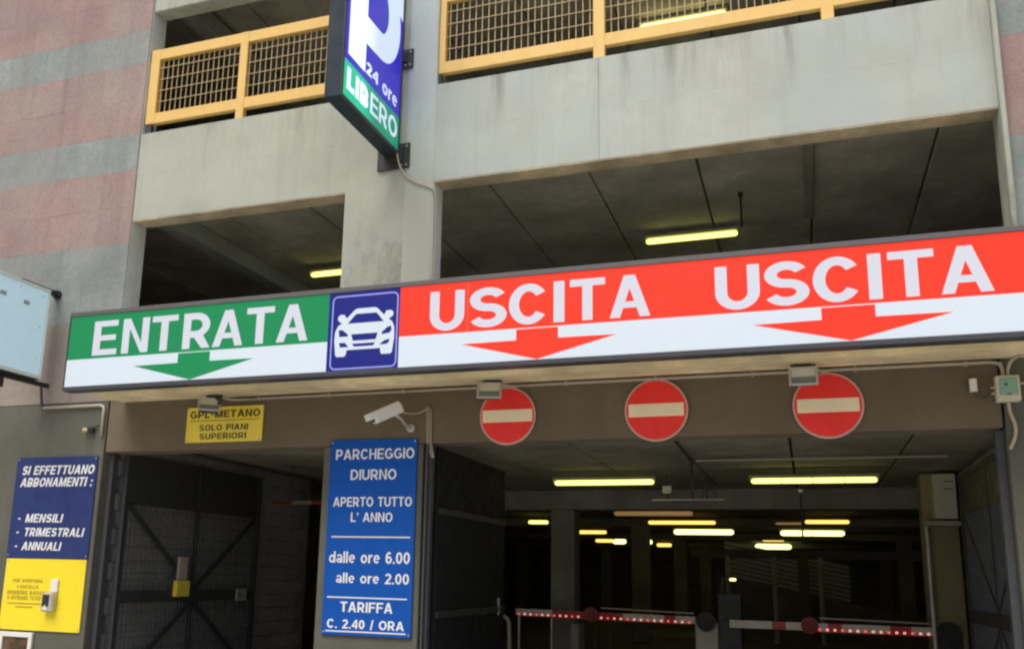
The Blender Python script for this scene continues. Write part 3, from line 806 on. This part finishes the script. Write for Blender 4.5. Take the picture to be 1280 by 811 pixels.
# ================================================================ FLOODLIGHTS UNDER THE CANOPY
def floodlight(x, z, yawd, tilt, label):
    t = thing('floodlight', (x, 8.28, z), label, 'floodlight', 'small floodlights under the canopy')
    Rm = Matrix.Rotation(R(yawd), 3, 'Z') @ Matrix.Rotation(R(tilt), 3, 'X')
    c = Vector((x, 8.28, z))
    def bx(name, a, b, mat, bev=.004):
        m = MB(); m.box(a, b, bev); m.v = [tuple(Rm @ (Vector(v) * .92) + c) for v in m.v]; return m.build(name, mat, t)
    bx('housing', (-.115, 0, -.07), (.115, .09, .085), m_dark, .02)
    for a, b in (((-.13, -.018, -.085), (.13, .004, -.062)), ((-.13, -.018, .075), (.13, .004, .098)), ((-.13, -.018, -.062), (-.107, .004, .075)), ((.107, -.018, -.062), (.13, .004, .075))):
        bx('bezel', a, b, m_alu)
    bx('reflector', (-.106, -.004, 0), (.106, .001, .074), m_cream, 0)
    bx('glass', (-.106, -.007, -.061), (.106, -.001, .0), m_glass, 0)
    for k in range(5): bx('fin', (-.10 + k * .047, .088, -.05), (-.092 + k * .047, .115, .06), m_dark, 0)
    MB().box((x - .07, 8.33, 3.40), (x + .07, 8.42, 3.488), .01).build('junction', m_black, t)
    for s in (-1, 1):
        MB().bar((x + s * .085, 8.37, 3.47), (x + s * .10, 8.31, z + .01), .014, .03).build('bracket', m_steel, t)
    MB().bar((x - .1, 8.375, 3.478), (x + .1, 8.375, 3.478), .02, .03).build('bracket', m_steel, t)
    MB().tube([(x + .07, 8.4, 3.44), (x + .16, 8.5, 3.42), (x + .24, 8.68, 3.47)], .016, 6, smooth=1).build('cable_gland', m_pipe, t, True)
floodlight(-6.06, 3.335, 38, -24, 'floodlight turned sideways over the yellow fuel notice')
floodlight(-2.84, 3.34, 16, -12, 'floodlight over the upper left of the leftmost no entry disc')
floodlight(.035, 3.335, 0, -6, 'floodlight facing straight out over the rightmost no entry disc')

# ================================================================ CCTV CAMERA
cc = thing('security_camera', (-3.83, 8.70, 3.05), 'white security camera pointing down left above the blue price board', 'camera')
A, B = Vector((-4.075, 8.23, 3.10)), Vector((-3.86, 8.47, 3.268))
dx = (B - A).normalized(); side = dx.cross(Vector((0, 0, 1))).normalized(); up = side.cross(dx).normalized()
def cbox(name, l0, l1, w, h0, h1, mat, bev):
    m = MB(); m.box((l0, -w, h0), (l1, w, h1), bev)
    m.v = [tuple(A + dx * v[0] + side * v[1] + up * v[2]) for v in m.v]
    return m.build(name, mat, cc)
LN = (B - A).length
cbox('housing', .02, LN, .058, -.066, .044, m_white, .02)
cbox('sunshield', -.03, LN - .03, .070, .044, .060, m_white, .006)
cbox('sunshield_side', -.03, LN - .03, .070, -.01, .044, m_white, .004)
cbox('lens', .012, .022, .036, -.040, .026, m_black, .004)
MB().tube([A + dx * LN * .72 - up * .05, A + dx * LN * .78 - up * .11 + Vector((.02, .05, 0)), (-3.86, 8.60, 3.09), (-3.83, 8.68, 3.07)], .018, 8, smooth=1).build('arm', m_alu, cc, True)
MB().tube([(-3.83, 8.665, 3.07), (-3.83, 8.70, 3.07)], .045, 12).build('wall_mount', m_alu, cc)
tag(MB().tube([B - dx * .02, B + Vector((.02, .04, -.07)), (-3.76, 8.66, 3.215), (-3.68, 8.68, 3.25), (-3.64, 8.685, 3.29)], .008, 6, smooth=2).build('camera_cable', m_pipe, None, True),
    'thin cable sagging from the security camera to the upright cables', 'cable')
uc = MB()
for i in range(3): uc.tube([(-3.655 + i * .022, 8.685, 3.31 - .02 * i), (-3.65 + i * .022, 8.685, 2.98), (-3.64 + i * .02, 8.69, 2.88), (-3.60 + i * .01, 8.72, 2.76)], .007, 6, smooth=1)
tag(uc.build('cable_bundle', m_pipe, None, True), 'bundle of upright cables running down past the top of the pillar', 'cable')

# ================================================================ CONDUITS, JUNCTION BOX, SENSORS
cd = MB().tube([(-6.0, 8.672, 3.462), (1.54, 8.672, 3.468), (1.60, 8.672, 3.455), (1.625, 8.672, 3.41), (1.628, 8.672, 3.33)], .0155, 8, smooth=0)
cdo = tag(cd.build('conduit', m_pipe, None, True), 'long pale conduit along the joint between canopy and beam', 'conduit')
for k in range(9): MB().box((-5.7 + k * .88, 8.650, 3.444), (-5.675 + k * .88, 8.70, 3.484), .003).build('clip', m_pipe, cdo)
tag(MB().tube([(-8.76, 8.672, 3.475), (-7.90, 8.672, 3.475), (-7.85, 8.672, 3.46), (-7.835, 8.672, 3.42), (-7.835, 8.672, 3.10)], .018, 8, smooth=0).build('conduit', m_pipe, None, True),
    'short pale conduit bending down beside the left entrance corner', 'conduit')
tag(MB().tube([(-8.86, 8.68, 3.76), (-8.83, 8.68, 3.60), (-8.80, 8.68, 3.475), (-8.76, 8.675, 3.474)], .012, 6, smooth=1).build('cable', m_steel, None, True),
    'dark cable hanging from the pale lightbox to the short conduit', 'cable')
jb = thing('junction_box', (1.64, 8.62, 3.11), 'cream junction box with a transparent green lid at the right end of the beam', 'junction box')
MB().box((1.555, 8.60, 3.115), (1.735, 8.698, 3.335), .008).build('body', m_cream, jb)
MB().box((1.58, 8.585, 3.165), (1.712, 8.602, 3.31), .006).build('lid', m_green, jb)
MB().box((1.615, 8.582, 3.245), (1.64, 8.586, 3.262)).build('fuse', m_black, jb)
MB().box((1.63, 8.582, 3.163), (1.665, 8.60, 3.18), .002).build('latch', m_glass, jb)
MB().tube([(1.62, 8.65, 3.335), (1.622, 8.655, 3.40), (1.61, 8.66, 3.46)], .014, 8).build('riser', m_pipe, jb)
MB().tube([(1.66, 8.65, 3.335), (1.665, 8.65, 3.42), (1.70, 8.56, 3.478), (1.83, 8.25, 3.478)], .014, 8, smooth=1).build('riser', m_pipe, jb)
for z in (3.24, 3.19): MB().tube([(1.556, 8.65, z), (1.525, 8.65, z)], .012, 6).build('gland', m_pipe, jb)
MB().tube([(1.735, 8.65, 3.27), (1.80, 8.66, 3.27)], .012, 6).build('gland', m_pipe, jb)
MB().tube([(1.645, 8.65, 3.115), (1.65, 8.66, 3.02), (1.685, 8.67, 2.93), (1.68, 8.67, 2.83), (1.63, 8.68, 2.72)], .015, 8, smooth=2).build('down_cable', m_pipe, jb, True)
sn = thing('sensor', (1.40, 8.65, 3.2), 'small white cylindrical sensor on the beam left of the junction box', 'sensor')
MB().tube([(1.395, 8.66, 3.215), (1.395, 8.66, 3.325)], .031, 14).build('body', m_white, sn, False)
MB().tube([(1.40, 8.665, 3.215), (1.42, 8.665, 3.17), (1.47, 8.665, 3.155), (1.51, 8.665, 3.18), (1.525, 8.66, 3.225)], .007, 6, smooth=2).build('cable', m_cable, sn, True)
ws = thing('wall_sounder', (-7.98, 8.64, 3.15), 'small black wall device with a yellow end, above the navy poster', 'device')
MB().box((-8.03, 8.63, 3.145), (-7.94, 8.695, 3.215), .015).build('body', m_black, ws)
MB().tube([(-8.03, 8.66, 3.18), (-8.09, 8.655, 3.18)], [.02, .026], 10).build('yellow_end', m_mesh, ws)
MB().tube([(-7.94, 8.67, 3.20), (-7.90, 8.68, 3.24)], .008, 6).build('stub', m_black, ws)

# ================================================================ GATES
def gate(x, y0, y1, z0, z1, label, zm, solid):
    t = thing('entrance_gate', (x, y0, 0), label, 'gate', 'steel gates swung open against the side walls')
    for yy in (y0, y1): MB().box((x - .03, yy - .035, .05), (x + .03, yy + .035, z1), .005).build('stile', m_gate, t)
    MB().box((x - .025, y0 + .036, z1 - .07), (x + .025, y1 - .036, z1), .004).build('rail', m_gate, t)
    MB().box((x - .028, y0 + .036, zm - .07), (x + .028, y1 - .036, zm + .07), .004).build('rail', m_gate, t)
    MB().box((x - .025, y0 + .036, .10), (x + .025, y1 - .036, .17), .004).build('rail', m_gate, t)
    ym = (y0 + y1) / 2
    MB().box((x - .02, ym - .02, .17), (x + .02, ym + .02, z1 - .07), .003).build('stile', m_gate, t)
    if solid:
        MB().box((x - .012, y0 + .036, solid), (x + .012, y1 - .036, z1 - .07)).build('sheet_panel', m_gate, t)
    zt = solid or z1 - .07
    for a, b in (((y0 + .05, zt), (ym, zm + .07)), ((y1 - .05, zt), (ym, zm + .07)), ((y0 + .05, .2), (ym, zm - .07)), ((y1 - .05, .2), (ym, zm - .07))):
        MB().bar((x + .012, a[0], a[1]), (x + .012, b[0], b[1]), .05, .04).build('brace', m_gate, t)
    v = None
    n = int((y1 - y0) / .075)
    for k in range(1, n):
        yy = y0 + k * (y1 - y0) / n
        if v is None: v = MB().bar((x, yy, .17), (x, yy, zt), .012).build('bar', m_gmesh, t); vy = yy
        else: clone(v, t, (0, yy - vy, 0))
    zz = .32
    h0 = None
    while zz < zt - .05:
        if abs(zz - zm) > .1:
            if h0 is None: h0 = MB().bar((x + .006, y0 + .03, zz), (x + .006, y1 - .03, zz), .012).build('crossbar', m_gmesh, t); hz = zz
            else: clone(h0, t, (0, 0, zz - hz))
        zz += .15
    return t
gl = gate(-7.66, 8.98, 11.85, 0, 2.93, 'steel mesh gate standing open along the left wall of the left entrance', 1.24, 2.33)
gate(1.80, 9.05, 12.6, 0, 2.90, 'steel mesh gate standing open along the right wall of the right entrance', 1.25, 2.42)
lb = thing('gate_intercom', (-7.6, 10.1, 1.4), 'pale sleeve and yellow box fixed on the left gate', 'switch')
MB().box((-7.625, 10.02, 1.44), (-7.58, 10.19, 1.73), .006).build('sleeve', m_pipe, lb)
MB().box((-7.625, 9.97, 1.235), (-7.56, 10.24, 1.435), .008).build('yellow_box', m_gyel, lb)
lp = thing('gate_lock_plate', (-7.6, 11.5, 1.15), 'square pale lock plate near the far edge of the left gate', 'lock')
MB().box((-7.63, 11.38, 1.155), (-7.60, 11.62, 1.325), .006).build('plate', m_alu, lp)
MB().tube([(-7.60, 11.44, 1.24), (-7.592, 11.44, 1.24)], .02, 10).build('keyhole', m_black, lp)
for i, (x, lab) in enumerate(((-7.765, 'left'), (1.585, 'right'))):
    t = thing('gate_post', (x, 8.9, 0), ('dark steel post at the corner of the left entrance' if i == 0 else 'grey steel post at the right edge of the right entrance'), 'post')
    MB().box((x - .035, 8.80, 0), (x + .035, 8.90, 2.905), .006).build('tube', m_steel, t)
    for z in (.5, 2.5): MB().tube([(x + .02, 8.91, z), (x + .02, 8.91, z + .1)], .02, 8).build('hinge', m_steel, t)
t = thing('gate_post', (-3.62, 8.8, 0), 'tall steel post against the right side of the central pillar', 'post')
MB().box((-3.675, 8.72, 0), (-3.60, 8.80, 2.905), .006).build('tube', m_steel, t)
MB().box((-3.64, 8.66, 0), (-3.625, 8.72, 2.905), .003).build('stop', m_steel, t)
m_leaf = paint('dark_sheet_steel', (.016, .017, .019), .7, spec=.2)  # darker than the steel of the other gates
mg = thing('folded_gate', (-3.62, 9.0, 0), 'dark sheet gate folded back behind the central pillar', 'gate')
MB().box((-3.65, 8.92, .05), (-3.60, 11.2, 2.90), .006).build('leaf', m_leaf, mg)
for z in (.6, 1.15, 2.2): MB().box((-3.602, 8.94, z), (-3.575, 11.18, z + .07), .004).build('rail', m_gate, mg)
MB().bar((-3.582, 10.95, 1.12), (-3.582, 10.95, 1.32), .025).build('handle', m_alu, mg)

# height bar in the left entrance
m_hbr = paint('dull_red_paint', (.22, .02, .018), .5); m_hbw = paint('dull_cream_paint', (.24, .20, .14), .5)
hb = thing('height_bar', (-6.2, 12, 2.5), 'red and white striped height bar hanging in the left entrance', 'barrier')
for k in range(8):
    MB().box((-7.5 + k * .33, 11.97, 2.545), (-7.17 + k * .33, 12.03, 2.605), .004).build('stripe', m_hbr if k % 2 == 0 else m_hbw, hb)
for x in (-7.2, -5.1): MB().tube([(x, 12, 2.6), (x, 12, 3.12)], .008, 6).build('chain', m_steel, hb)

# ================================================================ BARRIERS
m_disc = paint('faded_red_disc', (.30, .045, .035), .6)
def barrier(x0, x1, y0, y1, z0, z1, xd, house_x, label, leds, reds, cream):
    """arm from tip (x0,y0,z0) to hinge (x1,y1,z1)"""
    t = thing('barrier', (house_x, y1, 0), label, 'barrier', 'barriers across the exit lanes')
    P = lambda u, dz=0, dy=0: (x0 + (x1 - x0) * u, y0 + (y1 - y0) * u + dy, z0 + (z1 - z0) * u + dz)
    cuts = sorted(set([0, 1] + [a for q in reds for a in q]))
    for a, b in zip(cuts[:-1], cuts[1:]):
        red = any(q[0] <= a and b <= q[1] for q in reds)
        MB().bar(P(a), P(b), .105, .04).build('arm_section', m_armr if red else m_armw, t)
    led = None
    for i, u in enumerate(leds):
        q = P(u, -.032, -.024)
        MB().box((q[0] - .018, q[1] - .004, q[2] - .015), (q[0] + .018, q[1] + .004, q[2] + .015), .003).build('led', m_ledp if i % 3 else m_led, t)
    MB().bar(P(leds[0] - .01, -.062, -.005), P(leds[-1] + .01, -.062, -.005), .016, .05).build('led_strip', m_armr, t)
    q = P(xd, .02, -.05)
    disc(MB(), q[0], q[2], .115, q[1] - .008, q[1] + .004, 24).build('disc', m_disc, t)
    MB().bar(P(xd + .05, .12, .02), P(.99, .10, .02), .022).build('stay_rod', m_pipe, t)
    hx = house_x
    disc(MB(), hx, z1 - .01, .145, y1 - .10, y1 - .02, 20).build('hub', m_black, t)
    MB().box((hx - .17, y1 - .02, 0), (hx + .17, y1 + .34, z1 - .03 if cream else z1 - .02), .02).build('cabinet', m_cream if cream else m_gate, t)
    MB().box((hx - .155, y1 - .026, .2), (hx + .155, y1 - .021, z1 - .3), .003).build('door', m_cream if cream else m_gate, t)
    return t, P
la, PA = barrier(-4.66, -1.66, 15.2, 14.75, 1.0, .985, .445, -1.50, 'raised-light exit barrier of the left lane, red lights along its whole arm', [.02 + .035 * k for k in range(11)] + [.50 + .036 * k for k in range(14)], [(.22, .42), (.46, .62), (.84, .90)], True)
for u in (.02, .215, .36, .465, .55):
    q = PA(u); MB().tube([(q[0], q[1], .35), (q[0], q[1], q[2] - .04)], .022 if u < .3 else .012, 6).build('drop_rod', m_alu if u < .3 else m_steel, la)
barrier(-1.10, 1.52, 14.0, 14.0, .99, .985, .41, 1.70, 'exit barrier of the right lane, plain white outer arm with a red disc', [.46 + .037 * k for k in range(15)], [(.22, .29), (.50, .57), (.80, .90)], False)
# hoop rail
tag(MB().tube([(-4.62, 13, 1.04), (-4.25, 13, 1.04), (-4.12, 13, 1.0), (-4.08, 13, .9), (-4.08, 13, 0)], .028, 8, smooth=2).build('hoop_rail', m_pipe, None, True), 'pale bent pipe hoop rail left of the left exit barrier', 'railing')
# ticket cabinet between the lanes
tk = thing('ticket_machine', (-1.2, 14.9, 0), 'dark grey ticket cabinet standing between the two exit lanes', 'ticket machine')
MB().box((-1.33, 14.75, 0), (-.98, 15.15, 1.40), .02).build('cabinet', m_steel, tk)
MB().box((-1.28, 14.742, 1.0), (-1.03, 14.75, 1.3), .004).build('front_panel', m_gate, tk)
MB().tube([(-1.28, 15.0, 1.40), (-1.27, 15.0, 1.62), (-1.11, 15.0, 1.645)], .03, 8).build('lamp_post', m_steel, tk)
MB().box((-1.16, 14.95, 1.585), (-1.06, 15.0, 1.625), .015).build('lamp_head', m_tubew, tk)
# wall cabinet on its shelf
sb = thing('wall_cabinet', (1.75, 13.9, 2.4), 'pale metal cabinet on a bracket shelf at the top of the ochre column', 'cabinet')
MB().box((1.62, 13.72, 2.46), (1.90, 13.99, 3.06), .01).build('body', m_cream, sb)
for z in (2.85, 2.95): MB().box((1.75, 13.715, z), (1.87, 13.722, z + .012)).build('slot', m_dark, sb)
MB().box((1.50, 13.68, 2.37), (1.94, 13.995, 2.43), .005).build('shelf', m_pipe, sb)
MB().tube([(1.53, 13.9, .2), (1.53, 13.9, 2.37)], .03, 8).build('post', m_alu, sb)
# things hanging from the ceiling
hf = thing('hanging_fixture', (-1.6, 13.9, 2.7), 'unlit slim fixture hanging on rods under the ceiling, between the tube lights', 'lamp')
MB().box((-2.16, 13.87, 2.725), (-1.12, 13.95, 2.755), .006).build('bar', m_alu, hf)
for x in (-1.93, -1.36): MB().tube([(x, 13.9, 2.75), (x, 13.9, 3.12)], .01, 6).build('rod', m_steel, hf)
MB().box((-2.0, 13.85, 2.83), (-1.86, 13.97, 2.95), .01).build('box', m_alu, hf)
MB().tube([(-1.42, 13.9, 2.76), (-1.42, 13.9, 2.85), (-1.33, 13.9, 2.9), (-1.24, 13.9, 2.85), (-1.22, 13.9, 2.76)], .008, 6, smooth=1).build('cable', m_steel, hf)
hr = thing('hanging_rod', (-.06, 14.2, 2.2), 'thin dark rod hanging below the long near tube of the right lane', 'rod')
MB().tube([(-.06, 14.2, 2.2), (-.06, 14.2, 3.12)], .013, 6).build('rod', m_black, hr)
MB().box((-.09, 14.17, 2.86), (-.03, 14.22, 2.91), .01).build('clamp', m_white, hr)
tag(MB().tube([(-1.30, 12.0, 3.085), (1.6, 12.0, 3.085)], .018, 6).build('ceiling_conduit', m_pipe), 'pale conduit crossing the ground floor ceiling near the entrance', 'conduit')
tag(MB().tube([(-1.33, 10.4, 3.10), (-1.34, 11.9, 3.06), (-1.36, 12.0, 2.9), (-1.35, 12.05, 2.6)], .014, 6).build('ceiling_cable', m_black), 'black cable dropping from the ground floor ceiling behind the middle disc', 'cable')

tag(MB().tube([(-.57, 11.0, 6.24), (-.57, 11.0, 5.80)], .014, 6).box((-.60, 10.97, 6.19), (-.54, 11.03, 6.238)).build('ceiling_rod', m_black), 'thin dark rod under the first storey ceiling, at the right end of its lit tube', 'rod')
# ================================================================ TUBE LIGHTS
def tube_light(x0, x1, y, z, seg, mat, label, rad=.032, zc=None):
    t = thing('tube_light', ((x0 + x1) / 2, y, z), label, 'tube light', 'fluorescent tube lights under the ceilings')
    MB().box((x0 - .03, y - .06, z + rad + .004), (x1 + .03, y + .06, z + rad + .05), .008).build('housing', m_house, t)
    n = seg; wd = (x1 - x0) / n
    for k in range(n):
        g = .006 if n > 1 else 0; ta, tb = (rad * .8 if k == 0 else .002), (rad * .8 if k == n - 1 else .002)
        MB().tube([(x0 + k * wd + g, y, z), (x0 + k * wd + g + ta, y, z), (x0 + (k + 1) * wd - g - tb, y, z), (x0 + (k + 1) * wd - g, y, z)], [rad * (.55 if k == 0 else .98), rad, rad, rad * (.55 if k == n - 1 else .98)], 10).build('tube', mat, t)
    for e in (x0 - .028, x1 + .004): MB().box((e, y - .035, z + rad * .2), (e + .024, y + .035, z + rad + .006), .004).build('end_cap', m_house, t)
    if zc:
        for x in (x0 + .2, x1 - .2): MB().tube([(x, y, z + rad + .05), (x, y, zc)], .008, 6).build('rod', m_steel, t)
tube_light(-1.88, -.68, 12, 6.10, 1, m_tube, 'lit tube seen through the first storey opening right of the pillar', .036, 6.24)
tube_light(-7.08, -5.86, 12, 6.10, 1, m_tube, 'lit tube seen through the first storey opening left of the pillar', .036, 6.24)
tube_light(-1.92, -.72, 12, 9.345, 1, m_tubetop, 'lit tube seen behind the long yellow railing of the top storey', .05, None)
G_ = [(-3.5, -2.03, 13.3, 4, m_tube, 'nearest tube of the left exit lane, in four segments'),
      (-.70, .92, 13.35, 4, m_tube, 'nearest and longest tube of the right exit lane'),
      (-6.4, -5.6, 18.3, 2, m_tube, 'tube just right of the pillar and its folded gate'),
      (-6.8, -6.28, 23.2, 1, m_tube, 'short tube left of the thick inner column'),
      (-6.9, -5.82, 28.4, 3, m_tubeo, 'three-segment tube just right of the thick inner column'),
      (-7.6, -6.9, 35.0, 2, m_tubeo, 'faint far tube partly behind a brighter one, right of the inner column'),
      (-7.05, -6.55, 35.6, 1, m_tubew, 'bright short far tube right of the inner column'),
      (-5.92, -5.6, 35.9, 1, m_tubew, 'tiny bright far tube below the middle no entry disc'),
      (-5.9, -5.3, 39.1, 1, m_tubeo, 'small far orange tube beside the tiny bright one'),
      (-3.70, -2.08, 23.2, 1, m_tubeo, 'long yellow tube in the middle of the left exit lane'),
      (-3.70, -2.00, 27.9, 1, m_tubew, 'brightest thick tube in the middle of the left exit lane'),
      (-.70, -.1, 23.5, 1, m_tubedim, 'weak orange tube left of the hanging rod'),
      (-.03, .92, 22.8, 1, m_tubeo, 'yellow orange tube right of the hanging rod'),
      (-.72, 1.0, 28.2, 2, m_tubew, 'bright two-segment tube crossed by the hanging rod'),
      (-1.42, -.72, 32.7, 1, m_tubeo, 'small orange far tube of the right exit lane'),
      (-2.0, -.62, 39.6, 1, m_tubew, 'farthest bright tube of the right exit lane')]
for (a, b, y, n, mm, lab) in G_:
    rr = .036 * max(1, y / 19) if mm is not m_tubedim else .025
    if mm is m_tubew: rr *= 1.45
    tube_light(a, b, y, 2.95, n, mm, lab, rr, None)
tube_light(-3.65, -2.1, 18.6, 2.86, 1, m_tubedim, 'glow of a mostly hidden orange tube above the long yellow one in the left lane', .045)  # weak emission stands for the glow of a tube mostly behind the crossbeam
